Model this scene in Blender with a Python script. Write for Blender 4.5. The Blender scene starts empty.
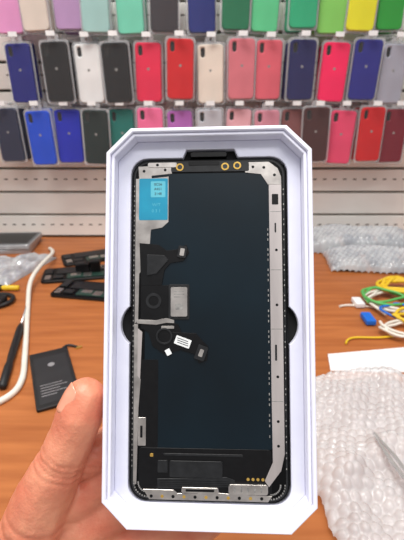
import bpy, bmesh, math, random
from mathutils import Vector, Matrix, noise
from mathutils.bvhtree import BVHTree
from mathutils.geometry import tessellate_polygon
random.seed(7)
scene = bpy.context.scene
COL = scene.collection

# ------------------------------------------------------------------ helpers
def lin(c):
    out = []
    for v in c[:3]:
        v = v / 255.0
        out.append(v / 12.92 if v <= 0.04045 else ((v + 0.055) / 1.055) ** 2.4)
    return (out[0], out[1], out[2], 1.0)

def mat(name, c1, c2=None, rough=0.5, metal=0.0, scale=40.0, bump=0.0, bscale=200.0, alpha=1.0,
        spec=0.5, coat=0.0, stretch=None, trans=0.0, sss=0.0, detail=4.0):
    m = bpy.data.materials.new(name)
    m.use_nodes = True
    nt = m.node_tree
    b = nt.nodes['Principled BSDF']
    b.inputs['Roughness'].default_value = rough
    b.inputs['Metallic'].default_value = metal
    b.inputs['Alpha'].default_value = alpha
    b.inputs['Specular IOR Level'].default_value = spec
    b.inputs['Coat Weight'].default_value = coat
    b.inputs['Transmission Weight'].default_value = trans
    if sss:
        b.inputs['Subsurface Weight'].default_value = sss
        b.inputs['Subsurface Radius'].default_value = (0.006, 0.002, 0.001)
        b.inputs['Subsurface Scale'].default_value = 1.0
    if c2 is None:
        c2 = tuple(max(0, v * 0.94) for v in c1)
    tc = nt.nodes.new('ShaderNodeTexCoord')
    mp = nt.nodes.new('ShaderNodeMapping')
    nt.links.new(tc.outputs['Object'], mp.inputs['Vector'])
    if stretch:
        mp.inputs['Scale'].default_value = stretch
    n = nt.nodes.new('ShaderNodeTexNoise')
    n.inputs['Scale'].default_value = scale
    n.inputs['Detail'].default_value = detail
    nt.links.new(mp.outputs['Vector'], n.inputs['Vector'])
    r = nt.nodes.new('ShaderNodeValToRGB')
    r.color_ramp.elements[0].position = 0.3
    r.color_ramp.elements[1].position = 0.7
    r.color_ramp.elements[0].color = lin(c1)
    r.color_ramp.elements[1].color = lin(c2)
    nt.links.new(n.outputs['Fac'], r.inputs['Fac'])
    nt.links.new(r.outputs['Color'], b.inputs['Base Color'])
    if bump > 0:
        n2 = nt.nodes.new('ShaderNodeTexNoise')
        n2.inputs['Scale'].default_value = bscale
        n2.inputs['Detail'].default_value = 3
        nt.links.new(mp.outputs['Vector'], n2.inputs['Vector'])
        bp = nt.nodes.new('ShaderNodeBump')
        bp.inputs['Strength'].default_value = bump
        bp.inputs['Distance'].default_value = 0.001
        nt.links.new(n2.outputs['Fac'], bp.inputs['Height'])
        nt.links.new(bp.outputs['Normal'], b.inputs['Normal'])
    return m

def add_obj(name, data, parent=None, m=None, loc=None, rot=None):
    o = bpy.data.objects.new(name, data)
    COL.objects.link(o)
    if m is not None and hasattr(data, 'materials'):
        data.materials.append(m)
    if loc is not None: o.location = loc
    if rot is not None: o.rotation_euler = rot
    if parent is not None: o.parent = parent
    return o

def empty(name, loc=(0, 0, 0), rot=(0, 0, 0), mw=None):
    o = bpy.data.objects.new(name, None)
    o.empty_display_size = 0.02
    COL.objects.link(o)
    if mw is not None: o.matrix_world = mw
    else:
        o.location = loc; o.rotation_euler = rot
    return o

def smooth(me, on=True):
    for p in me.polygons: p.use_smooth = on

def rrect(cx, cy, w, h, r, n=5, ang=0.0):
    pts = []
    r = min(r, w / 2 - 1e-6, h / 2 - 1e-6)
    for (sx, sy, a0) in ((1, 1, 0), (-1, 1, 90), (-1, -1, 180), (1, -1, 270)):
        for i in range(n + 1):
            a = math.radians(a0 + 90 * i / n)
            pts.append((sx * (w / 2 - r) + r * math.cos(a), sy * (h / 2 - r) + r * math.sin(a)))
    ca, sa = math.cos(ang), math.sin(ang)
    return [(cx + x * ca - y * sa, cy + x * sa + y * ca) for x, y in pts]

def octo(cx, cy, w, h, c):
    return [(cx + w/2, cy + h/2 - c), (cx + w/2 - c, cy + h/2), (cx - w/2 + c, cy + h/2), (cx - w/2, cy + h/2 - c),
            (cx - w/2, cy - h/2 + c), (cx - w/2 + c, cy - h/2), (cx + w/2 - c, cy - h/2), (cx + w/2, cy - h/2 + c)]

def circ(cx, cy, r, n=20):
    return [(cx + r * math.cos(2 * math.pi * i / n), cy + r * math.sin(2 * math.pi * i / n)) for i in range(n)]

def area2(p):
    return sum(p[i][0] * p[(i + 1) % len(p)][1] - p[(i + 1) % len(p)][0] * p[i][1] for i in range(len(p)))
def clean(p):
    q = []
    for a in p:
        if not q or (abs(a[0] - q[-1][0]) + abs(a[1] - q[-1][1])) > 1e-7: q.append(a)
    if (abs(q[0][0] - q[-1][0]) + abs(q[0][1] - q[-1][1])) <= 1e-7: q.pop()
    return q
def inset(p, d):
    out = []
    n = len(p)
    for i in range(n):
        a, b, c = Vector(p[i - 1]), Vector(p[i]), Vector(p[(i + 1) % n])
        e1 = (b - a).normalized(); e2 = (c - b).normalized()
        n1 = Vector((-e1.y, e1.x)); n2 = Vector((-e2.y, e2.x))
        m = n1 + n2
        if m.length < 1e-6: m = n1
        m.normalize()
        k = d / max(0.4, m.dot(n1))
        out.append((b.x + m.x * k, b.y + m.y * k))
    return out

def slab(name, pts, z0, z1, m, parent=None, holes=(), bevel=0.0, loc=None, rot=None):
    """extruded outline between z0 and z1 (optional holes), chamfered edges"""
    loops = []
    p = clean(pts)
    if area2(p) < 0: p = p[::-1]
    loops.append(p)
    for h in holes:
        h = clean(h)
        if area2(h) > 0: h = h[::-1]
        loops.append(h)
    b = min(bevel, (z1 - z0) * 0.45)
    levels = [(z0, b), (z0 + b, 0), (z1 - b, 0), (z1, b)] if b > 0 else [(z0, 0), (z1, 0)]
    verts, faces = [], []
    idx = []
    for (z, d) in levels:
        li = []
        for lp in loops:
            q = inset(lp, d) if d else lp
            s0 = len(verts)
            verts += [(x, y, z) for x, y in q]
            li.append((s0, len(q)))
        idx.append(li)
    for a, c in zip(idx[:-1], idx[1:]):
        for (s0, n), (s1, _) in zip(a, c):
            for i in range(n):
                j = (i + 1) % n
                faces.append((s0 + i, s0 + j, s1 + j, s1 + i))
    for li, top in ((idx[0], False), (idx[-1], True)):
        flat, polys = [], []
        for (s0, n) in li:
            polys.append([Vector((verts[s0 + i][0] * 1000, verts[s0 + i][1] * 1000, 0)) for i in range(n)])
            flat += list(range(s0, s0 + n))
        for t in tessellate_polygon(polys):
            f = [flat[t[0]], flat[t[1]], flat[t[2]]]
            A, B, Cc = [verts[k] for k in f]
            cr_ = (B[0] - A[0]) * (Cc[1] - A[1]) - (B[1] - A[1]) * (Cc[0] - A[0])
            if (cr_ > 0) != top: f = f[::-1]
            faces.append(tuple(f))
    me = bpy.data.meshes.new(name)
    me.from_pydata(verts, [], faces)
    me.update()
    return add_obj(name, me, parent, m, loc, rot)

CUBE_F = [(0, 3, 2, 1), (4, 5, 6, 7), (0, 1, 5, 4), (1, 2, 6, 5), (2, 3, 7, 6), (3, 0, 4, 7)]
def boxes(name, lst, m, parent=None, bevel=0.0, loc=None, rot=None):
    vs, fs = [], []
    for (x0, x1, y0, y1, z0, z1) in lst:
        k = len(vs)
        vs += [(x0, y0, z0), (x1, y0, z0), (x1, y1, z0), (x0, y1, z0), (x0, y0, z1), (x1, y0, z1), (x1, y1, z1), (x0, y1, z1)]
        fs += [tuple(k + i for i in f) for f in CUBE_F]
    me = bpy.data.meshes.new(name)
    me.from_pydata(vs, [], fs); me.update()
    o = add_obj(name, me, parent, m, loc, rot)
    if bevel:
        md = o.modifiers.new('b', 'BEVEL'); md.width = bevel; md.segments = 2; md.limit_method = 'ANGLE'
    return o

def cable(name, pts, r, m, parent=None, res=10):
    cu = bpy.data.curves.new(name, 'CURVE')
    cu.dimensions = '3D'
    cu.bevel_depth = r
    cu.bevel_resolution = 3
    cu.resolution_u = res
    cu.use_fill_caps = True
    sp = cu.splines.new('NURBS')
    sp.points.add(len(pts) - 1)
    for i, p in enumerate(pts): sp.points[i].co = (p[0], p[1], p[2], 1)
    sp.order_u = 4 if len(pts) > 3 else len(pts)
    sp.use_endpoint_u = True
    return add_obj(name, cu, parent, m)

def text(name, body, size, m, parent, loc, rot=(0, 0, 0)):
    cu = bpy.data.curves.new(name, 'FONT')
    cu.body = body; cu.size = size; cu.align_x = 'CENTER'; cu.align_y = 'CENTER'
    cu.extrude = 0.00002
    return add_obj(name, cu, parent, m, loc, rot)

# ------------------------------------------------------------------ materials
M_white = mat('panel_white', (248, 244, 238), (240, 236, 229), rough=0.45, scale=6)
M_slot = mat('slot_dark', (120, 112, 104), (95, 88, 82), rough=0.8)
M_groove = mat('groove_grey', (158, 150, 143), (140, 133, 127), rough=0.8)
M_floor = mat('floor_grey', (150, 145, 140), (135, 130, 125), rough=0.6, scale=8)
M_wood = mat('desk_wood', (184, 112, 62), (156, 88, 45), rough=0.42, scale=5, stretch=(1.2, 14, 14), bump=0.05, bscale=60, detail=8, spec=0.3)
M_edge = mat('desk_edge', (140, 85, 52), rough=0.5)
M_box = mat('box_card', (240, 240, 253), (234, 234, 250), rough=0.4, scale=30)
M_insert = mat('insert_card', (222, 223, 238), (214, 215, 232), rough=0.6, scale=50)
M_blackfloor = mat('matte_black', (16, 16, 18), (8, 8, 10), rough=0.9)
M_glass = mat('screen_black', (8, 8, 10), (5, 5, 6), rough=0.35, spec=0.15)
M_panel = mat('panel_foil', (6, 26, 36), (2, 14, 22), rough=0.34, spec=0.28, scale=14)
M_silver = mat('steel_plate', (214, 208, 202), (168, 162, 158), rough=0.28, metal=0.92, scale=110, detail=8)
M_silver2 = mat('steel_bright', (236, 226, 222), (190, 182, 180), rough=0.3, metal=0.85, scale=60, stretch=(1, 0.15, 1), detail=8)
M_gold = mat('gold_contact', (226, 186, 96), (200, 160, 80), rough=0.3, metal=0.7)
M_flex = mat('flex_black', (12, 12, 14), (6, 6, 8), rough=0.4, scale=300, spec=0.25)
M_flex2 = mat('flex_grey', (34, 35, 37), (22, 23, 25), rough=0.4, scale=300, spec=0.35)
M_cyan = mat('sticker_cyan', (28, 146, 178), (20, 128, 162), rough=0.3, scale=60)
M_cyan2 = mat('sticker_pale', (92, 182, 200), (72, 166, 188), rough=0.35)
M_print = mat('print_white', (236, 238, 238), rough=0.6)
M_teeth = mat('clip_metal', (176, 174, 170), (130, 128, 126), rough=0.4, metal=0.6, scale=500)
M_printd = mat('print_dark', (50, 55, 60), rough=0.6)
M_pcb = mat('pcb_green', (40, 70, 58), (25, 48, 44), rough=0.4, scale=300)
M_clear = mat('clear_blister', (245, 246, 248), rough=0.15, alpha=0.025)
M_blister = mat('blister_flange', (225, 226, 230), rough=0.25, alpha=0.28)
M_chrome = mat('hook_chrome', (220, 220, 222), rough=0.25, metal=0.9)
M_skin = mat('skin', (226, 152, 120), (204, 112, 86), rough=0.42, scale=55, bump=0.3, bscale=700, sss=0.12, detail=6)
M_nail = mat('nail', (224, 156, 128), (214, 142, 116), rough=0.22, scale=90, coat=0.35)
M_bubble = mat('bubble_film', (232, 234, 236), (214, 217, 220), rough=0.14, alpha=0.62, scale=20, coat=0.3)
M_bubble2 = mat('bubble_pouch', (240, 242, 244), (190, 195, 202), rough=0.12, alpha=0.60, scale=30, coat=0.6, bump=0.6, bscale=90)
M_foil = mat('foil_bag', (226, 226, 228), (176, 176, 180), rough=0.25, metal=0.4, scale=30, bump=0.7, bscale=50)
M_wcable = mat('cable_white', (236, 230, 218), rough=0.45)
M_bcable = mat('cable_black', (18, 18, 20), rough=0.5)
M_ycable = mat('cable_yellow', (235, 196, 40), rough=0.45)
M_gcable = mat('cable_green', (90, 180, 90), rough=0.45)
M_rcable = mat('cable_red', (200, 60, 50), rough=0.45)
M_blue = mat('plastic_blue', (20, 110, 215), rough=0.4)
M_batt = mat('battery_black', (24, 24, 26), (16, 16, 18), rough=0.5, scale=60)
M_paper = mat('paper_white', (240, 240, 240), (230, 230, 232), rough=0.7)
M_slate = mat('screen_slate', (58, 66, 84), (34, 40, 54), rough=0.3)

# ------------------------------------------------------------------ room shell
WY = 1.15
boxes('floor', [(-2.2, 2.2, -1.2, WY + 0.13, -0.80, -0.75)], M_floor)
wall = boxes('wall_back', [(-2.2, 2.2, WY + 0.03, WY + 0.13, -0.75, 2.0)], M_groove)
pitch = 0.066
sl = []
z = 0.004
while z < 1.15:
    sl.append((-1.6, 1.6, WY, WY + 0.0299, z, z + pitch - 0.007))
    z += pitch
boxes('slats', sl, M_white, wall, bevel=0.0015)
ss = []
z = 0.004 + pitch * 0.5
while z < 1.1:
    x = -1.2
    while x < 1.2:
        ss.append((x, x + 0.010, WY - 0.0006, WY + 0.004, z - 0.0018, z + 0.0018))
        x += 0.028
    z += pitch * 2
boxes('perforation_slots', ss, M_slot, wall)

# ------------------------------------------------------------------ desk
desk = empty('desk')
boxes('desktop', [(-1.3, 1.3, 0.09, WY - 0.002, -0.028, 0.0)], M_wood, desk, bevel=0.002)
boxes('edge_band', [(-1.3, 1.3, 0.086, 0.0895, -0.027, -0.001)], M_edge, desk)
boxes('side_panels', [(-1.28, -1.25, 0.12, 1.1, -0.75, -0.028), (1.25, 1.28, 0.12, 1.1, -0.75, -0.028)], M_wood, desk)
boxes('modesty_panel', [(-1.25, 1.25, 1.05, 1.07, -0.5, -0.028)], M_wood, desk)

# ------------------------------------------------------------------ hanging cases
cases = empty('hanging_phone_cases')
cm_cache = {}
def case_mat(c):
    if c not in cm_cache:
        cm_cache[c] = mat('silicone_%d_%d_%d' % c, c, rough=0.5, scale=20, spec=0.18)
    return cm_cache[c]
proto = {}
def proto_mesh(key, fn):
    if key not in proto:
        o = fn(); proto[key] = o.data
        bpy.data.objects.remove(o)
    return proto[key]

CW, CH = 0.061, 0.126
flange = proto_mesh('fl', lambda: slab('fl', rrect(0, 0, CW + 0.009, CH + 0.010, 0.008), -0.001, 0.001, M_blister,
                    holes=[rrect(0, 0, CW + 0.001, CH + 0.001, 0.009)]))
front = proto_mesh('fr', lambda: slab('fr', rrect(0, 0, CW + 0.004, CH + 0.004, 0.009), 0.0068, 0.0074, M_clear, bevel=0.0002))
tab = proto_mesh('tab', lambda: slab('tab', rrect(0, 0, 0.026, 0.016, 0.004), -0.0006, 0.0006, M_blister, holes=[circ(0, 0.002, 0.003)]))
casebody = proto_mesh('cb', lambda: slab('cb', rrect(0, 0, CW, CH, 0.009), -0.0035, 0.0055, None, bevel=0.0018,
                holes=[rrect(-CW/2 + 0.0125, CH/2 - 0.0165, 0.010, 0.021, 0.005)]))
caminner = proto_mesh('ci', lambda: slab('ci', rrect(-CW/2 + 0.0125, CH/2 - 0.0165, 0.012, 0.023, 0.005), -0.003, 0.001, M_blackfloor))
emblem = proto_mesh('em', lambda: slab('em', circ(0, 0.008, 0.0030, 16), 0.0055, 0.0057, M_teeth))

def add_case(x, y, z, c, ry):
    p = empty('phone_case_pack', (x, y, z), (math.radians(90), random.uniform(-.035, .035), ry))
    p.parent = cases
    body = casebody.copy(); body.materials.clear()
    add_obj('case_body', body, p, case_mat(c))
    for me, nm in ((flange, 'blister_flange'), (front, 'blister_front'), (caminner, 'camera_opening'), (emblem, 'emblem')):
        add_obj(nm, me, p)
    add_obj('hang_tab', tab, p, loc=(0, CH/2 + 0.008, 0))
    return p

rows = [
 (0.583, 0.00226, 15, [(8,(226,150,200)),(38,(222,208,196)),(68,(184,146,192)),(98,(160,200,196)),(130,(116,210,180)),(165,(50,44,50)),(201,(14,34,118)),(236,(0,112,72)),(265,(90,204,142)),(301,(30,172,120)),(333,(130,204,90)),(360,(230,224,6)),(390,(24,156,44))]),
 (0.4365, 0.002368, 70, [(22,(4,14,116)),(60,(5,5,10)),(90,(238,238,238)),(118,(4,4,7)),(149,(232,26,74)),(180,(208,2,18)),(211,(234,220,206)),(240,(216,116,128)),(268,(226,96,112)),(299,(8,10,82)),(333,(252,0,90)),(362,(16,18,126)),(393,(168,168,182))]),
 (0.2925, 0.00251, 135, [(10,(28,34,62)),(43,(0,70,204)),(70,(2,30,180)),(98,(4,30,28)),(123,(0,112,102)),(152,(244,112,160)),(180,(184,104,190)),(210,(190,190,198)),(238,(236,176,186)),(266,(212,140,158)),(292,(126,74,74)),(314,(66,26,26)),(341,(230,66,108)),(367,(204,4,16)),(393,(118,0,32))]),
]
hooks = []
for (zc, k, v, lst) in rows:
    for i, (u, c) in enumerate(lst):
        x = (u - 202) * k + random.uniform(-.002, .002)
        yf = 1.055 if i % 2 else 1.072
        dz = random.uniform(-.006, .004)
        add_case(x, yf, zc + dz, c, random.uniform(-.14, .14))
        c2 = tuple(int(max(0, min(255, q * 0.9 + 10))) for q in c)
        add_case(x + random.uniform(-.006, .006), yf + 0.040, zc + random.uniform(-.002, .002), c2, random.uniform(-.06, .06))
        hooks.append((x, zc + CH/2 + 0.0095, yf))
    for sgn in (-1, 1):
        for j in range(4):
            x = sgn * (0.56 + 0.075 * j)
            c = random.choice([(40, 60, 130), (220, 150, 160), (30, 30, 34), (90, 170, 120)])
            add_case(x, 1.06, zc, c, random.uniform(-.08, .08))
            hooks.append((x, zc + CH/2 + 0.0095, 1.06))
for (x, z, yf) in hooks:
    cable('hook', [(x, WY - 0.001, z), (x, WY - 0.03, z), (x, yf - 0.010, z), (x, yf - 0.018, z + 0.006)], 0.0015, M_chrome, cases)
for zc in (0.4365, 0.2925):
    z = zc + CH/2 + 0.0095
    boxes('price_tags', [(x - 0.010, x + 0.010, yf - 0.0205, yf - 0.0195, z_ - 0.002, z_ + 0.008) for (x, z_, yf) in hooks if abs(z_ - z) < 0.02], M_paper, cases)

# ------------------------------------------------------------------ box held in front
th = math.radians(26.4)
Y0 = Vector((0, math.sin(th), math.cos(th)))
Z0 = Vector((0, -math.cos(th), math.sin(th)))
X0 = Vector((1, 0, 0))
ps = math.radians(3.0)
X1 = X0 * math.cos(ps) + Z0 * math.sin(ps)
Z1 = Z0 * math.cos(ps) - X0 * math.sin(ps)
C = Vector((0.0030, 0.1780, 0.2732))
BM = Matrix(((X1.x, Y0.x, Z1.x, C.x), (X1.y, Y0.y, Z1.y, C.y), (X1.z, Y0.z, Z1.z, C.z), (0, 0, 0, 1)))
tray = empty('display_packaging_box', mw=BM)
BW, BH, BC = 0.107, 0.2045, 0.0016
slab('outer_wall', octo(0, BC, BW, BH, 0.0128), -0.022, 0.0, M_box, tray, holes=[octo(0, BC, BW - 0.0044, BH - 0.0044, 0.0118)], bevel=0.0005)
slab('inner_lip', octo(0, BC, BW - 0.0046, BH - 0.0046, 0.0117), -0.0192, -0.0016, M_box, tray, holes=[octo(0, BC, BW - 0.0082, BH - 0.0082, 0.0107)], bevel=0.0004)
slab('bottom_board', octo(0, BC, BW - 0.0048, BH - 0.0048, 0.0116), -0.0218, -0.0195, M_box, tray)
SW, SH = 0.083, 0.1805
SY = 0.0897 - SH / 2
hole = []
hw, hh = SW / 2 + 0.0008, SH / 2 + 0.0008
def arc(cx, cy, r, a0, a1, n=10):
    return [(cx + r * math.cos(math.radians(a0 + (a1 - a0) * i / n)), cy + r * math.sin(math.radians(a0 + (a1 - a0) * i / n))) for i in range(n + 1)]
cr = 0.009
hole += arc(hw - cr, SY + hh - cr, cr, 0, 90, 6)
hole += [(0.016, SY + hh), (0.014, SY + hh + 0.0046), (-0.012, SY + hh + 0.0046), (-0.014, SY + hh)]
hole += arc(-hw + cr, SY + hh - cr, cr, 90, 180, 6)
hole += arc(-hw + 0.008, 0.0, 0.0128, 129, 231, 12)
hole += arc(-hw + cr, SY - hh + cr, cr, 180, 270, 6)
hole += arc(hw - cr, SY - hh + cr, cr, 270, 360, 6)
hole += arc(hw - 0.008, 0.0, 0.0128, -51, 51, 12)
slab('insert_tray', octo(0, BC, BW - 0.0084, BH - 0.0084, 0.0106), -0.0135, -0.0092, M_insert, tray, holes=[hole], bevel=0.0003)
slab('black_bed', octo(0, BC, BW - 0.0086, BH - 0.0086, 0.0105), -0.0193, -0.0138, M_blackfloor, tray)  # plain black layer that fills the insert's notches from below
slab('top_notch_tape', rrect(0.0, SY + hh + 0.002, 0.020, 0.003, 0.001), -0.0137, -0.0100, M_flex, tray, bevel=0.0003)

# ------------------------------------------------------------------ display assembly
disp = empty('phone_display_assembly', mw=BM)
ZS = -0.0098
sx, sy = 83.0 / 78.6, 180.5 / 174.0
def P(p, q): return ((p - 39.3) * sx / 1000, 0.0897 - q * sy / 1000)
def PL(lst): return [P(p, q) for p, q in lst]
def comp(name, pts, h0, h1, m, holes=(), bevel=0.00008):
    return slab(name, PL(pts), ZS + h0 / 1000, ZS + h1 / 1000, m, disp, holes=[PL(h) for h in holes], bevel=bevel)
def crect(name, p0, p1, q0, q1, h0, h1, m, r=0.5, ang=0.0, bevel=0.00008):
    return comp(name, rrect((p0 + p1) / 2, (q0 + q1) / 2, p1 - p0, q1 - q0, r, 3, ang), h0, h1, m, bevel=bevel)

slab('glass_body', rrect(0, SY, SW, SH, 0.0088, 8), ZS - 0.0036, ZS, M_glass, disp, bevel=0.0004)
crect('oled_panel_back', 7, 70.5, 7.5, 148, 0, 0.25, M_panel, 1.0)
comp('perimeter_rail', rrect(39.3, 87, 76.8, 172, 8, 6), 0, 0.35, M_flex2, holes=[rrect(39.3, 87, 75.2, 170.4, 7.3, 6)], bevel=0.00004)
teeth = []
def T(p, q, w=0.45, h=0.8):
    x, y = P(p, q); teeth.append((x - w/2000, x + w/2000, y - h/2000, y + h/2000, ZS + 0.0003, ZS + 0.0006))
for i in range(56):
    q = 14 + i * 2.6
    T(1.2, q)
    if i % 3: T(77.2, q)
    if 8 < i < 50 and i % 4: T(69.2, q, 0.5, 1.2)
for i in range(9):
    a = math.radians(90 + 90 * i / 8)
    for rr in (6.8, 4.6):
        T(9 + rr * math.cos(a), 165 + rr * math.sin(a), 0.7, 0.7)
        T(69.6 - rr * math.cos(a), 165 + rr * math.sin(a), 0.7, 0.7)
boxes('clip_teeth', teeth, M_teeth, disp)
comp('left_plate_upper', [(3, 3.5), (20, 3.0), (20.5, 7.5), (10, 8.5), (10, 10), (3.5, 10)], 0.2, 0.5, M_silver)
comp('left_plate', [(1.8, 10), (8.5, 10), (18.8, 9), (18.8, 33), (15.5, 36), (9.8, 37), (9.2, 46), (7.0, 49), (7.0, 56), (4.0, 60), (3.6, 84), (1.8, 86)], 0.2, 0.5, M_silver)
comp('left_rail', [(1.6, 86), (3.6, 86), (3.4, 112), (5.2, 114), (4.2, 128), (3.4, 166), (1.8, 166)], 0.2, 0.5, M_silver)
comp('left_step', [(3.4, 88), (5.8, 90), (4.6, 120), (3.4, 122)], 0.2, 0.45, M_silver2)
crect('left_small_plate', 4.0, 8.0, 133, 147, 0.2, 0.7, M_silver, 0.4)
crect('left_small_slot', 5.2, 6.4, 137, 143, 0.7, 0.75, M_flex, 0.3, bevel=0.00001)
crect('cyan_sticker', 3.6, 18.4, 10, 32, 0.55, 0.65, M_cyan, 0.6, bevel=0.00002)
crect('sticker_field', 9.6, 17.2, 11.5, 20, 0.66, 0.70, M_cyan2, 0.5, bevel=0.00001)
for i, s in enumerate(('0C06', 'A451', '2148')):
    x, y = P(13.4, 13.2 + i * 2.5)
    text('sticker_print', s, 0.0020, M_printd, disp, (x, y, ZS + 0.00074))
for i, s in enumerate(('W/T', '0 3 1')):
    x, y = P(12.5, 24.0 + i * 3.2)
    text('sticker_mark', s, 0.0024, M_cyan2, disp, (x, y, ZS + 0.00068))
crect('top_bar', 20, 60, 1.4, 6.8, 0.1, 0.6, M_flex2, 0.8)
crect('top_bar_plate_left', 8, 23, 1.6, 4.2, 0.5, 0.8, M_silver, 0.8)
crect('top_bar_plate_mid', 29, 45, 1.4, 3.4, 0.5, 0.8, M_flex, 0.8)
comp('top_right_plate', [(58, 2.0), (70, 2.0), (74.5, 5.5), (76.2, 10), (76.2, 14), (69.5, 14), (66, 8.5), (58, 7.5)], 0.2, 0.55, M_silver)
for (p, q, r) in ((24.6, 4.2, 2.0), (47.8, 4.2, 2.0), (54.0, 3.8, 2.0)):
    comp('sensor_ring', circ(p, q, r, 20), 0.6, 0.85, M_gold, holes=[circ(p, q, r * 0.62, 20)], bevel=0.00002)
    comp('sensor_window', circ(p, q, r * 0.6, 16), 0.55, 0.7, M_printd, bevel=0.00002)
for (p, q) in ((62, 4.6), (67.5, 5.0), (72.8, 9), (13, 2.9), (6, 6), (17, 5.5)):
    comp('screw_hole', circ(p, q, 0.75, 12), 0.5, 0.62 if q > 3 else 0.85, M_flex, bevel=0.00001)
comp('right_plate', [(69.9, 14), (76.2, 14), (76.4, 150), (74.6, 158), (68.6, 166), (66.6, 163), (70.6, 154), (70.3, 120)], 0.2, 0.5, M_silver2)
crect('right_window', 71.4, 74.6, 19, 24.5, 0.5, 0.6, M_flex, 0.4, bevel=0.00001)
crect('right_slot', 72.6, 73.4, 34, 39, 0.5, 0.56, M_flex2, 0.3, bevel=0.00001)
crect('right_slot_b', 72.2, 73.2, 96, 104, 0.5, 0.56, M_flex2, 0.3, bevel=0.00001)
for q in (48, 76, 112, 134, 146):
    comp('right_screw_hole', circ(73.4, q, 0.7, 12), 0.5, 0.58, M_flex, bevel=0.00001)
for q in (28, 58, 88, 124):
    crect('right_fold_line', 70.4, 76.0, q, q + 0.35, 0.5, 0.54, M_teeth, 0.1, bevel=0.00001)
comp('upper_flex', [(4, 44), (14, 45), (18, 48), (23, 47.5), (28, 45), (29.5, 49), (26.5, 53.5), (20, 54.5), (17, 58), (15.5, 66), (5, 66)], 0.25, 0.8, M_flex)
comp('upper_flex_fold', [(8, 50), (17, 50.5), (19, 53), (13, 60), (8, 61)], 0.8, 1.3, M_flex2, bevel=0.0002)
crect('upper_connector', 23.8, 28.2, 45.8, 51.8, 0.8, 1.6, M_flex2, 0.6, 0.15)
crect('upper_connector_pad', 24.9, 27.1, 47.0, 50.8, 1.6, 1.75, M_silver, 0.4, 0.15, bevel=0.00002)
crect('shield_bezel', 19.0, 29.6, 65.5, 83.5, 0.25, 0.6, M_flex2, 0.8)
crect('shield_can', 20.2, 28.6, 67, 82, 0.6, 1.2, M_silver, 0.7)
crect('shield_window', 22.6, 26.4, 75.5, 78.5, 1.2, 1.25, M_teeth, 0.4, bevel=0.00001)
for i in range(3): crect('shield_print', 21.8, 27.0, 69 + i * 1.4, 69.4 + i * 1.4, 1.2, 1.24, M_teeth, 0.1, bevel=0.00001)
comp('mid_flex', [(5, 66), (19, 66), (19, 84), (24, 86), (27, 93), (25, 99), (17, 101), (11, 97), (9, 90), (5, 88)], 0.25, 0.75, M_flex)
comp('mid_coil', circ(11.5, 74, 4.0, 24), 0.75, 1.05, M_flex2, holes=[circ(11.5, 74, 2.6, 24)], bevel=0.00003)
comp('coin_motor', circ(17.0, 92, 4.2, 28), 0.75, 1.3, M_flex2, holes=[circ(17.0, 92, 3.3, 24)], bevel=0.0001)
comp('steel_arm', [(3, 83.6), (13, 83.9), (18, 82.8), (22, 83.8), (22, 85.4), (18, 85.2), (13, 86.2), (3, 85.6)], 0.8, 1.1, M_silver)
crect('steel_arm_b', 15.5, 22.0, 86.8, 88.2, 0.8, 1.15, M_silver, 0.3)
comp('lower_flex', [(21, 90), (33, 90.5), (36, 94), (39, 97), (38.5, 104), (34.5, 105.5), (32.5, 101), (26, 99), (21, 97)], 0.3, 0.85, M_flex)
crect('lower_connector', 33.0, 38.2, 96.6, 104.0, 0.85, 1.6, M_flex2, 0.6, 0.35)
crect('lower_connector_pad', 34.6, 36.6, 98.4, 102.2, 1.6, 1.75, M_silver, 0.4, 0.35, bevel=0.00002)
crect('white_label', 22.4, 30.4, 92.6, 97.0, 1.3, 1.4, M_print, 0.3, 0.35, bevel=0.00001)
for i in range(3): crect('label_print', 23.5, 29.3, 93.5 + i * 1.1, 93.9 + i * 1.1, 1.4, 1.43, M_printd, 0.1, 0.35, bevel=0.00001)
crect('white_label_b', 17.8, 20.4, 98.5, 101.6, 0.9, 1.0, M_print, 0.3, -0.5, bevel=0.00001)
crect('lower_left_black', 4.6, 14, 104, 148, 0.25, 0.35, M_flex, 0.6, bevel=0.00001)  # thin black slab over the panel's lower left
crect('bottom_black', 4.5, 70, 148, 171, 0.1, 0.4, M_flex, 1.5)
crect('driver_strip', 17, 56, 150.5, 151.6, 0.4, 0.6, M_flex2, 0.3)
crect('driver_ic', 20, 46, 154, 162.0, 0.4, 0.9, M_flex2, 0.8)
crect('driver_tape', 14, 19, 154, 160, 0.4, 0.6, M_flex2, 0.5)
comp('bottom_ribbon', [(14, 163), (48, 161.5), (52, 163), (52, 166.5), (14, 168)], 0.4, 0.7, M_flex2)
for i in range(4): crect('ribbon_line', 15, 50, 163.6 + i * 0.9, 163.8 + i * 0.9, 0.7, 0.74, M_glass, 0.05, bevel=0.000005)
for i in range(4): comp('gold_pad', circ(58.5 + i * 2.4, 162.4, 0.75, 12), 0.4, 0.6, M_gold, bevel=0.00001)
comp('flex_tail_gold', rrect(11, 151.5, 1.6, 1.6, 0.3, 3), 0.4, 0.6, M_gold, bevel=0.00001)
crect('speaker_module', 49, 68, 164.6, 169.4, 0.4, 1.6, M_silver, 1.2)
for i in range(5): crect('speaker_fin', 51.6 + i * 3.2, 52.4 + i * 3.2, 165.6, 168.2, 1.6, 1.7, M_teeth, 0.3, bevel=0.00001)
comp('bottom_rail', [(7, 168.2), (22, 168.2), (24, 169.8), (34, 169.8), (36, 168.6), (48, 169.4), (70, 170.2), (68, 173), (10, 173)], 0.4, 0.9, M_silver)
for i in range(11):
    comp('rail_gold_dot', circ(11 + i * 5.4, 171.4, 0.8, 12), 0.9, 1.0, M_gold if i % 2 else M_flex, bevel=0.00001)
crect('home_bracket', 26, 44, 166.6, 169.4, 0.7, 1.4, M_silver, 0.8)
crect('home_bracket_slot', 28, 42, 167.4, 168.6, 1.4, 1.45, M_flex, 0.4, bevel=0.00001)

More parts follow.
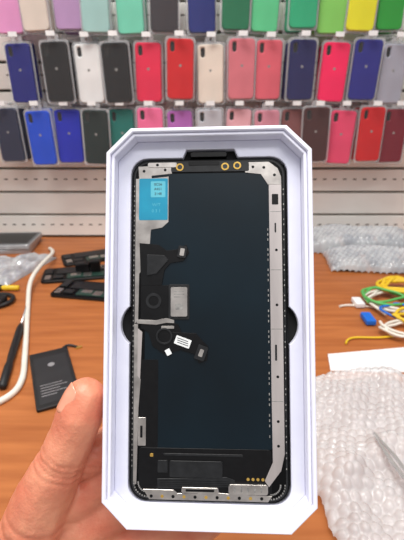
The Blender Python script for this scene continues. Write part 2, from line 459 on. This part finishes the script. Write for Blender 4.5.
# ------------------------------------------------------------------ hand
bi = bmesh.new()
bmesh.ops.create_icosphere(bi, subdivisions=2, radius=1.0)
ICO_V = [v.co.copy() for v in bi.verts]
ICO_F = [tuple(v.index for v in f.verts) for f in bi.faces]
bi.free()
HV, HF = [], []
def chain(pts):
    for a, b in zip(pts[:-1], pts[1:]):
        pa, ra = Vector(a[:3]), a[3]
        pb, rb = Vector(b[:3]), b[3]
        n = max(2, int((pb - pa).length / (0.22 * min(ra, rb))))
        for i in range(n + 1):
            t = i / n
            c = (pa.lerp(pb, t)) / 1000
            r = (ra + (rb - ra) * t) / 1000
            k = len(HV)
            HV.extend([tuple(c + v * r) for v in ICO_V])
            HF.extend([tuple(k + i_ for i_ in f) for f in ICO_F])

thumb = [(-94, -156, -36, 21), (-99, -116, -22, 19), (-90, -93, -15, 16), (-78.5, -72, -11, 13.4), (-72, -58, -9, 12.6), (-68.5, -48, -8, 12.8), (-65.2, -38, -8, 10.8)]
fingers = {
 'index': [(-84, -150, -46, 17), (-47, -74, -37, 13.5), (-20, -38, -35.5, 9.6), (0, -17, -32.5, 8.6), (16, -3, -30, 7.6)],
 'middle': [(-76, -156, -50, 18), (-27, -82, -39, 13), (4, -48, -36, 9.9), (26, -28, -33, 8.8), (41, -14, -30.2, 7.8)],
 'ring': [(-66, -160, -50, 18), (-10, -94, -38, 12), (18, -68, -35, 9.2), (33, -53, -32, 8.2), (43, -42, -29.8, 7.4)],
 'pinky': [(-58, -164, -48, 17), (2, -110, -36, 10.5), (24, -95, -33, 8.0), (36, -86, -31, 7.2), (44, -78, -29, 6.6)],
}
chain(thumb)
for f in fingers.values(): chain(f)
chain([(-101, -112, -24, 16), (-74, -100, -32, 14), (-48, -78, -38, 12)])
chain([(-97, -132, -28, 18), (-66, -114, -36, 15), (-30, -98, -40, 12)])
chain([(-90, -152, -38, 20), (-50, -132, -42, 16), (-8, -110, -40, 11)])
chain([(-84, -79, -18, 11), (-68, -76, -27, 11), (-52, -68, -36, 12)])
chain([(-86, -160, -42, 22), (-90, -190, -34, 22), (-104, -260, -6, 28), (-126, -370, 46, 38)])
chain([(-64, -166, -48, 21), (-68, -192, -40, 21), (-84, -260, -12, 28), (-108, -370, 40, 38)])
me = bpy.data.meshes.new('hand_raw')
me.from_pydata(HV, [], HF); me.update()
tmp = bpy.data.objects.new('tmp_hand', me); COL.objects.link(tmp)
r = tmp.modifiers.new('r', 'REMESH'); r.mode = 'VOXEL'; r.voxel_size = 0.0011
s = tmp.modifiers.new('s', 'SMOOTH'); s.factor = 0.5; s.iterations = 16
dg = bpy.context.evaluated_depsgraph_get()
hm = bpy.data.meshes.new_from_object(tmp.evaluated_get(dg))
bpy.data.objects.remove(tmp)
hm.materials.clear()
hm.name = 'hand'
creases = []
def cr_add(a, b, t, amp, wd, rmax):
    A, B = Vector(a[:3]) / 1000, Vector(b[:3]) / 1000
    creases.append((A.lerp(B, t), (B - A).normalized(), amp, wd, rmax))
for dt, am in ((-0.30, .0004), (-0.05, .0008), (0.12, .0007), (0.34, .0004)):
    cr_add(thumb[3], thumb[4], dt, am, .0010, .020)
cr_add(thumb[1], thumb[2], 0.3, .0006, .0016, .026)
cr_add(thumb[1], thumb[2], 0.6, .0005, .0013, .024)
for f in fingers.values():
    cr_add(f[2], f[3], 0.0, .0005, .001, .013)
    cr_add(f[3], f[4], 0.0, .0004, .0008, .011)
nrm = [v.normal.copy() for v in hm.vertices]
for v, n in zip(hm.vertices, nrm):
    d = 0.0
    for (c, ax, am, wd, rm) in creases:
        dv = v.co - c
        t = dv.dot(ax)
        if abs(t) < 0.006:
            rad = (dv - ax * t).length
            if rad < rm:
                wob = 0.0010 * noise.noise(v.co * 260)
                d -= am * math.exp(-((t + wob) / wd) ** 2)
    d += 0.0006 * noise.noise(v.co * 60) + 0.00018 * noise.noise(v.co * 320)
    v.co += n * d
smooth(hm)
hand = add_obj('hand', hm, None, M_skin)
hand.matrix_world = BM
bvh = BVHTree.FromPolygons([v.co.copy() for v in hm.vertices], [tuple(p.vertices) for p in hm.polygons])

def nail(name, a, b, nrm, length, width, back=0.0):
    A, B = Vector(a[:3]) / 1000, Vector(b[:3]) / 1000
    ax = (B - A).normalized()
    nn = Vector(nrm); nn = (nn - ax * nn.dot(ax)).normalized()
    sd = ax.cross(nn)
    R = b[3] / 1000
    N, Mq = 14, 14
    start = B - ax * (length - R * 0.62 + back)
    bmn = bmesh.new()
    g = []
    hits = []
    for i in range(N + 1):
        o = start + ax * (length * i / N)
        hit = bvh.ray_cast(o + nn * 0.03, -nn)
        hits.append((hit[0] - o).dot(nn) if hit[0] is not None else R)
    h0 = sum(hits[:5]) / 5; h1 = sum(hits[-4:]) / 4
    hm_ = sum(hits[5:-4]) / max(1, len(hits[5:-4]))
    for i in range(N + 1):
        t = i / N
        top = h0 * (1 - t) * (1 - 2 * t) + hm_ * 4 * t * (1 - t) + h1 * t * (2 * t - 1)
        top = max(top, hits[i]) + 0.0003
        w = width / 2 * (0.88 + 0.12 * math.sin(math.pi * min(1, t * 1.2)))
        if t > 0.75: w *= math.sqrt(max(0.0, 1 - ((t - 0.75) / 0.25) ** 2 * 0.45))
        if t < 0.2: w *= math.sqrt(max(0.0, 1 - ((0.2 - t) / 0.2) ** 2 * 0.5))
        row = []
        for j in range(Mq + 1):
            s_ = (j / Mq) * 2 - 1
            o = start + ax * (length * t + (0.0018 * s_ * s_) * (1 if t < .5 else -1) * abs(2 * t - 1)) + sd * (w * s_)
            drop = (width * 0.58) - math.sqrt(max(0, (width * 0.58) ** 2 - (w * s_) ** 2))
            edge = 0.0008 if (i == 0) else 0.0
            row.append(bmn.verts.new(o + nn * (top - drop - edge)))
        g.append(row)
    for i in range(N):
        for j in range(Mq):
            bmn.faces.new((g[i][j], g[i][j + 1], g[i + 1][j + 1], g[i + 1][j]))
    bmesh.ops.recalc_face_normals(bmn, faces=bmn.faces)
    m_ = bpy.data.meshes.new(name); bmn.to_mesh(m_); bmn.free(); smooth(m_)
    o = add_obj(name, m_, hand, M_nail)
    md = o.modifiers.new('s', 'SOLIDIFY'); md.thickness = 0.0006; md.offset = 0
    return o
nail('thumb_nail', thumb[4], thumb[6], (-0.86, -0.1, 0.50), 0.0160, 0.0145)
for k_, f in fingers.items():
    nail(k_ + '_nail', f[3], f[4], (0, 0, -1), 0.011, 0.009)

# ------------------------------------------------------------------ desk clutter : left
def bubble_h(x, y, sp, amp):
    rx = y / (sp * 0.866)
    best = 0
    r0 = math.floor(rx)
    for rr in (r0, r0 + 1):
        off = 0.5 * sp if rr % 2 else 0
        cx = round((x - off) / sp) * sp + off
        cy = rr * sp * 0.866
        d2 = ((x - cx) ** 2 + (y - cy) ** 2) / (0.44 * sp) ** 2
        if d2 < 1: best = max(best, math.sqrt(1 - d2))
    return best * amp

def grid_mesh(name, nx, ny, fn):
    vs = [fn(i / nx, j / ny) for j in range(ny + 1) for i in range(nx + 1)]
    fs = [(j * (nx + 1) + i, j * (nx + 1) + i + 1, (j + 1) * (nx + 1) + i + 1, (j + 1) * (nx + 1) + i) for j in range(ny) for i in range(nx)]
    me = bpy.data.meshes.new(name); me.from_pydata(vs, [], fs); me.update(); smooth(me)
    return me

def bubble_sheet(name, w, h, loc, rot, m, sp=0.0105, amp=0.0028, wave=0.006, thick=0.0, step=0.0017, seed=0):
    def fn(a, b):
        x = -w / 2 + w * a; y = -h / 2 + h * b
        ex = 1 - abs(2 * x / w) ** 6; ey = 1 - abs(2 * y / h) ** 6
        wv = wave * (0.6 + noise.noise(Vector((x * 14 + seed, y * 14, seed)))) + wave * 0.5 * noise.noise(Vector((x * 34, y * 34 + seed, 3)))
        zz = max(0.0, wv) * (0.35 + 0.65 * ex * ey) + thick * max(0, ex * ey) ** 0.5 + bubble_h(x, y, sp, amp) + 0.0008
        e = 0.003 * noise.noise(Vector((x * 40, y * 40, seed + 9)))
        return (x + e, y + e, zz)
    return add_obj(name, grid_mesh(name, int(w / step), int(h / step), fn), None, m, loc, rot)

def tablet(name, w, h, t, loc, rot, mb, mf):
    e = empty(name, loc, rot)
    slab('body', rrect(0, 0, w, h, 0.010), 0, t, mb, e, bevel=0.0012)
    slab('face', rrect(0, 0, w - 0.006, h - 0.006, 0.008), t, t + 0.0005, mf, e)
    slab('glass_inset', rrect(0, 0, w - 0.02, h - 0.03, 0.002), t + 0.0005, t + 0.0008, M_flex2, e)
    return e
M_tab = mat('tablet_grey', (176, 176, 178), rough=0.35, metal=0.5)
M_tabf = mat('tablet_face', (96, 98, 102), rough=0.3)
tablet('tablet', 0.20, 0.12, 0.012, (-0.560, 1.055, 0.0), (0, 0, 0.12), M_tab, M_tabf)
tablet('tablet', 0.19, 0.115, 0.012, (-0.550, 1.055, 0.0132), (0, 0, 0.05), M_tab, M_tabf)
def pouch(name, w, h, t, loc, rot, m, seed):
    def fn(a, b):
        x = -1 + 2 * a; y = -1 + 2 * b
        e = max(0, (1 - abs(x) ** 5) * (1 - abs(y) ** 5))
        zz = t * e ** 0.5 * (0.75 + 0.5 * noise.noise(Vector((x * 3 + seed, y * 3, seed))) + 0.12 * noise.noise(Vector((x * 9 + seed, y * 9, seed)))) + 0.0006
        return (x * w / 2, y * h / 2, zz)
    return add_obj(name, grid_mesh(name, 40, 50, fn), None, m, loc, rot)
pouch('antistatic_bag', 0.085, 0.18, 0.020, (-0.440, 0.900, 0.0), (0, 0, -0.30), M_foil, 2)
pouch('antistatic_bag', 0.085, 0.18, 0.018, (-0.535, 0.890, 0.0), (0, 0, -0.30), M_foil, 5)

def open_phone(name, loc, rot):
    e = empty(name, loc, rot)
    slab('housing', rrect(0, 0, 0.076, 0.152, 0.010), 0, 0.007, M_glass, e, bevel=0.0012)
    slab('frame', rrect(0, 0, 0.0765, 0.1525, 0.010), 0.0015, 0.0055, M_flex2, e, holes=[rrect(0, 0, 0.073, 0.149, 0.009)])
    boxes('battery', [(-0.030, 0.004, -0.045, 0.045, 0.007, 0.0092)], M_batt, e, bevel=0.0006)
    boxes('logic_board', [(0.008, 0.032, -0.02, 0.062, 0.007, 0.0088)], M_pcb, e, bevel=0.0003)
    boxes('shields', [(0.010, 0.022, -0.012, 0.01, 0.0088, 0.0100), (0.012, 0.030, 0.016, 0.034, 0.0088, 0.0100), (-0.028, -0.010, 0.052, 0.066, 0.007, 0.0100), (0.01, 0.03, -0.068, -0.055, 0.007, 0.0095)], M_silver, e, bevel=0.0003)
    boxes('taptic_and_speaker', [(-0.030, 0.0, -0.070, -0.054, 0.007, 0.0098), (0.012, 0.028, -0.05, -0.028, 0.007, 0.0095)], M_flex2, e, bevel=0.0006)
    for (x, y) in ((-0.022, 0.059), (-0.016, 0.059)):
        slab('camera_lens', circ(x, y, 0.0026, 16), 0.0100, 0.0108, M_glass, e)
    return e
open_phone('disassembled_phone', (-0.290, 0.865, 0.0), (0, 0, math.radians(-78)))
open_phone('disassembled_phone', (-0.280, 0.975, 0.0), (0, 0, math.radians(-66)))
open_phone('disassembled_phone', (-0.235, 0.775, 0.0), (0, 0, math.radians(-100)))
e = empty('phone_part_heap', (-0.262, 0.872, 0.0112), (0, 0, 0.2))
boxes('modules', [(-0.03, 0.0, -0.012, 0.012, 0.0, 0.018), (0.004, 0.026, -0.016, 0.006, 0.0, 0.024), (-0.012, 0.010, 0.010, 0.024, 0.0, 0.014)], M_flex, e, bevel=0.0012)
boxes('module_shields', [(-0.026, -0.008, -0.008, 0.008, 0.018, 0.0192), (0.008, 0.022, -0.012, 0.000, 0.024, 0.0252)], M_flex2, e, bevel=0.0004)

cable('charging_cable', [(-0.412, 1.035, 0.004), (-0.376, 0.97, 0.020), (-0.366, 0.93, 0.028), (-0.373, 0.80, 0.026), (-0.350, 0.73, 0.004), (-0.325, 0.66, 0.004), (-0.295, 0.58, 0.004), (-0.272, 0.515, 0.004), (-0.255, 0.47, 0.004), (-0.262, 0.43, 0.004), (-0.33, 0.39, 0.004)], 0.0046, M_wcable)
e = empty('black_power_cord')
cable('cord', [(-0.60, 0.785, 0.005), (-0.46, 0.750, 0.005), (-0.40, 0.760, 0.005), (-0.378, 0.735, 0.008), (-0.38, 0.705, 0.006), (-0.42, 0.69, 0.005), (-0.52, 0.70, 0.005)], 0.0045, M_bcable, e)
cable('cord_b', [(-0.60, 0.72, 0.005), (-0.47, 0.715, 0.005), (-0.42, 0.68, 0.012), (-0.44, 0.64, 0.005), (-0.56, 0.63, 0.005)], 0.004, M_bcable, e)
boxes('plug', [(-0.45, -0.39, 0.70, 0.73, 0.001, 0.018)], M_bcable, e, bevel=0.004)
def lathe(name, prof, m, parent, n=20):
    bm = bmesh.new(); rings = []
    for (x, r_) in prof:
        rings.append([bm.verts.new((x, r_ * math.cos(2 * math.pi * i / n), r_ * math.sin(2 * math.pi * i / n))) for i in range(n)])
    for a, b in zip(rings[:-1], rings[1:]):
        for i in range(n): bm.faces.new((a[i], a[(i + 1) % n], b[(i + 1) % n], b[i]))
    bm.faces.new(rings[0]); bm.faces.new(rings[-1])
    bmesh.ops.recalc_face_normals(bm, faces=bm.faces)
    me = bpy.data.meshes.new(name); bm.to_mesh(me); bm.free(); smooth(me)
    return add_obj(name, me, parent, m)
HANDLE = [(-0.13, 0.003), (-0.128, 0.0055), (-0.08, 0.0062), (-0.07, 0.0048), (-0.05, 0.006), (0.03, 0.006), (0.045, 0.004), (0.05, 0.002)]
SHAFT = [(0.05, 0.0018), (0.13, 0.0018), (0.142, 0.0008)]
e = empty('screwdriver', (-0.312, 0.585, 0.0065), (0, 0, math.atan2(0.288, -0.073)))
lathe('handle', HANDLE, M_bcable, e)
lathe('shaft', SHAFT, M_chrome, e)
e = empty('screwdriver', (-0.468, 0.782, 0.0068), (0, 0, math.pi))
lathe('handle', [(x * 0.6, r_) for x, r_ in HANDLE], M_ycable, e)
lathe('collar', [(-0.042, 0.0058), (-0.040, 0.0067), (-0.026, 0.0067), (-0.024, 0.0058)], M_bcable, e)
lathe('shaft', [(x * 0.6, r_) for x, r_ in SHAFT], M_chrome, e)

ang = math.atan2(-0.139, 0.065) + math.pi / 2
e = empty('phone_battery', (-0.218, 0.488, 0.0), (0, 0, ang))
slab('cell', rrect(0, 0, 0.058, 0.135, 0.003), 0.0006, 0.0058, M_batt, e, bevel=0.001)
slab('label', rrect(0, -0.004, 0.048, 0.112, 0.001), 0.0058, 0.0060, mat('battery_label', (36, 36, 39), (30, 30, 33), rough=0.55), e)
slab('tab_edge', rrect(0, 0.066, 0.058, 0.008, 0.001), 0.0005, 0.0045, M_flex2, e)
cable('flex_tail', [(0.02, 0.067, 0.003), (0.03, 0.078, 0.006), (0.036, 0.074, 0.003), (0.044, 0.066, 0.002)], 0.002, M_bcable, e)
slab('connector', rrect(0.047, 0.064, 0.010, 0.005, 0.001), 0.0003, 0.0025, M_gold, e)
for i, wd in enumerate((0.030, 0.036, 0.026, 0.034, 0.020)):
    boxes('label_print', [(-0.02, -0.02 + wd, -0.020 - i * 0.006, -0.0188 - i * 0.006, 0.0060, 0.0061)], M_tab, e)
slab('emblem', circ(0, 0.028, 0.005, 20), 0.006, 0.0061, M_tab, e)

# ------------------------------------------------------------------ desk clutter : right
def parcel(w, h, loc, rz, thick, seed):
    o = bubble_sheet('bubble_wrapped_phone_screens', w, h, loc, (0, 0, rz), M_bubble2, sp=0.014, amp=0.005, thick=thick, wave=0.010, seed=seed, step=0.002)
    n = max(1, int(w / 0.085))
    for i in range(n):
        cx = -w / 2 + w * (i + 0.5) / n
        slab('wrapped_screen', rrect(cx, 0, min(0.072, w / n - 0.012), h * 0.84, 0.008), 0.001, thick * 0.55, M_slate if i % 2 else M_flex2, o, bevel=0.001)
    return o
parcel(0.30, 0.13, (0.435, 1.060, 0.0), -0.06, 0.040, 3)
parcel(0.28, 0.12, (0.450, 0.925, 0.0), -0.10, 0.026, 8)
bubble_sheet('bubble_wrap_sheet', 0.19, 0.26, (0.205, 0.355, 0.0), (0, 0, 0.12), M_bubble, sp=0.0115, amp=0.0034, wave=0.024, thick=0.01, seed=21, step=0.0014)
slab('cardboard_sheet', [(-0.07, -0.03), (0.12, -0.045), (0.13, 0.03), (-0.06, 0.012)], 0.0004, 0.0022, M_paper, None, loc=(0.262, 0.537, 0.0), rot=(0, 0, 0.05))
pile = empty('charging_cable_pile')
def coil(name, cx, cy, R, turns, r, m, z0=0.004, jit=0.012, ex=1.3):
    pts = []
    n = int(turns * 9)
    ph = random.uniform(0, 6)
    for i in range(n):
        a = ph + 2 * math.pi * i / 9
        rr = R * (0.75 + 0.4 * random.random())
        pts.append((cx + 0.012 + ex * rr * math.cos(a) + random.uniform(-jit, jit), cy - 0.008 + rr * math.sin(a) + random.uniform(-jit, jit), z0 + r + random.uniform(0, 0.012)))
    cable(name, pts, r, m, pile)
coil('white_cable', 0.380, 0.72, 0.05, 3.2, 0.0028, M_wcable)
coil('white_cable_b', 0.345, 0.62, 0.032, 2.6, 0.0025, M_wcable)
coil('yellow_cable', 0.40, 0.775, 0.032, 5.5, 0.0034, M_ycable, 0.010)
coil('yellow_cable_b', 0.375, 0.655, 0.028, 2.3, 0.0028, M_ycable, 0.008)
coil('green_cable', 0.350, 0.735, 0.035, 2.4, 0.0026, M_gcable, 0.008)
coil('red_cable', 0.385, 0.62, 0.028, 1.2, 0.0018, M_rcable, 0.006)
coil('blue_cable', 0.36, 0.68, 0.028, 1.0, 0.0022, M_blue, 0.006)
cable('yellow_strand', [(0.42, 0.62, 0.004), (0.35, 0.60, 0.004), (0.29, 0.585, 0.003), (0.25, 0.60, 0.003), (0.24, 0.575, 0.003)], 0.0018, M_ycable, pile)
cable('white_strand', [(0.42, 0.68, 0.004), (0.33, 0.70, 0.004), (0.29, 0.72, 0.003), (0.27, 0.705, 0.003)], 0.0022, M_wcable, pile)
boxes('blue_plug', [(0.296, 0.314, 0.634, 0.668, 0.002, 0.012)], M_blue, pile, bevel=0.002)
boxes('white_plug', [(0.30, 0.318, 0.700, 0.730, 0.002, 0.012)], M_paper, pile, bevel=0.002)
# tweezers
e = empty('tweezers', (0.200, 0.278, 0.040), (0, 0.0, math.radians(100)))
for sgn in (-1, 1):
    slab('arm', [(-0.06, sgn * 0.001), (-0.03, sgn * 0.004), (0.03, sgn * 0.0055), (0.065, sgn * 0.0012), (0.065, sgn * 0.0004), (0.03, sgn * 0.0015), (-0.03, sgn * 0.0006), (-0.06, -sgn * 0.001)], 0.0, 0.0018, M_chrome, e, bevel=0.0002)
slab('joint', rrect(-0.058, 0, 0.012, 0.004, 0.001), -0.0004, 0.0022, M_chrome, e)

# ------------------------------------------------------------------ lights
def area(name, loc, rot, sx_, sy_, power, color=(1, 1, 1)):
    l = bpy.data.lights.new(name, 'AREA')
    l.shape = 'RECTANGLE'; l.size = sx_; l.size_y = sy_; l.energy = power; l.color = color
    o = bpy.data.objects.new(name, l); COL.objects.link(o)
    o.location = loc; o.rotation_euler = rot
    return o
area('ceiling_light', (-0.35, 0.25, 1.9), (0, 0, 0), 0.9, 0.5, 30, (1.0, 0.965, 0.91))
area('ceiling_light', (0.4, -0.7, 1.9), (math.radians(-25), 0, 0), 1.4, 0.6, 28, (1.0, 0.985, 0.97))
w = bpy.data.worlds.new('world'); scene.world = w
w.use_nodes = True
nt = w.node_tree
bg = nt.nodes['Background']
tc = nt.nodes.new('ShaderNodeTexCoord')
sp = nt.nodes.new('ShaderNodeSeparateXYZ')
mr = nt.nodes.new('ShaderNodeMapRange')
mr.inputs['From Min'].default_value = -0.5
mr.inputs['From Max'].default_value = 0.8
rp = nt.nodes.new('ShaderNodeValToRGB')
rp.color_ramp.elements[0].color = (0.34, 0.31, 0.29, 1)
rp.color_ramp.elements[1].color = (1.0, 1.0, 1.02, 1)
nt.links.new(tc.outputs['Generated'], sp.inputs[0])
nt.links.new(sp.outputs['Z'], mr.inputs['Value'])
nt.links.new(mr.outputs['Result'], rp.inputs['Fac'])
nt.links.new(rp.outputs['Color'], bg.inputs['Color'])
bg.inputs['Strength'].default_value = 0.74

# ------------------------------------------------------------------ camera
cam = bpy.data.cameras.new('camera')
cam.sensor_fit = 'VERTICAL'; cam.sensor_height = 24.0
cam.lens = 406.0 / 540.0 * 24.0
cam.clip_start = 0.01
cam.dof.use_dof = True
cam.dof.focus_distance = 0.208
cam.dof.aperture_fstop = 14.0
co = bpy.data.objects.new('camera', cam); COL.objects.link(co)
co.location = (0, 0, 0.38)
co.rotation_euler = (math.radians(90 - 23), 0, 0)
scene.camera = co
try:
    scene.view_settings.view_transform = 'Standard'
    scene.view_settings.look = 'None'
except Exception as ex:
    print(ex)
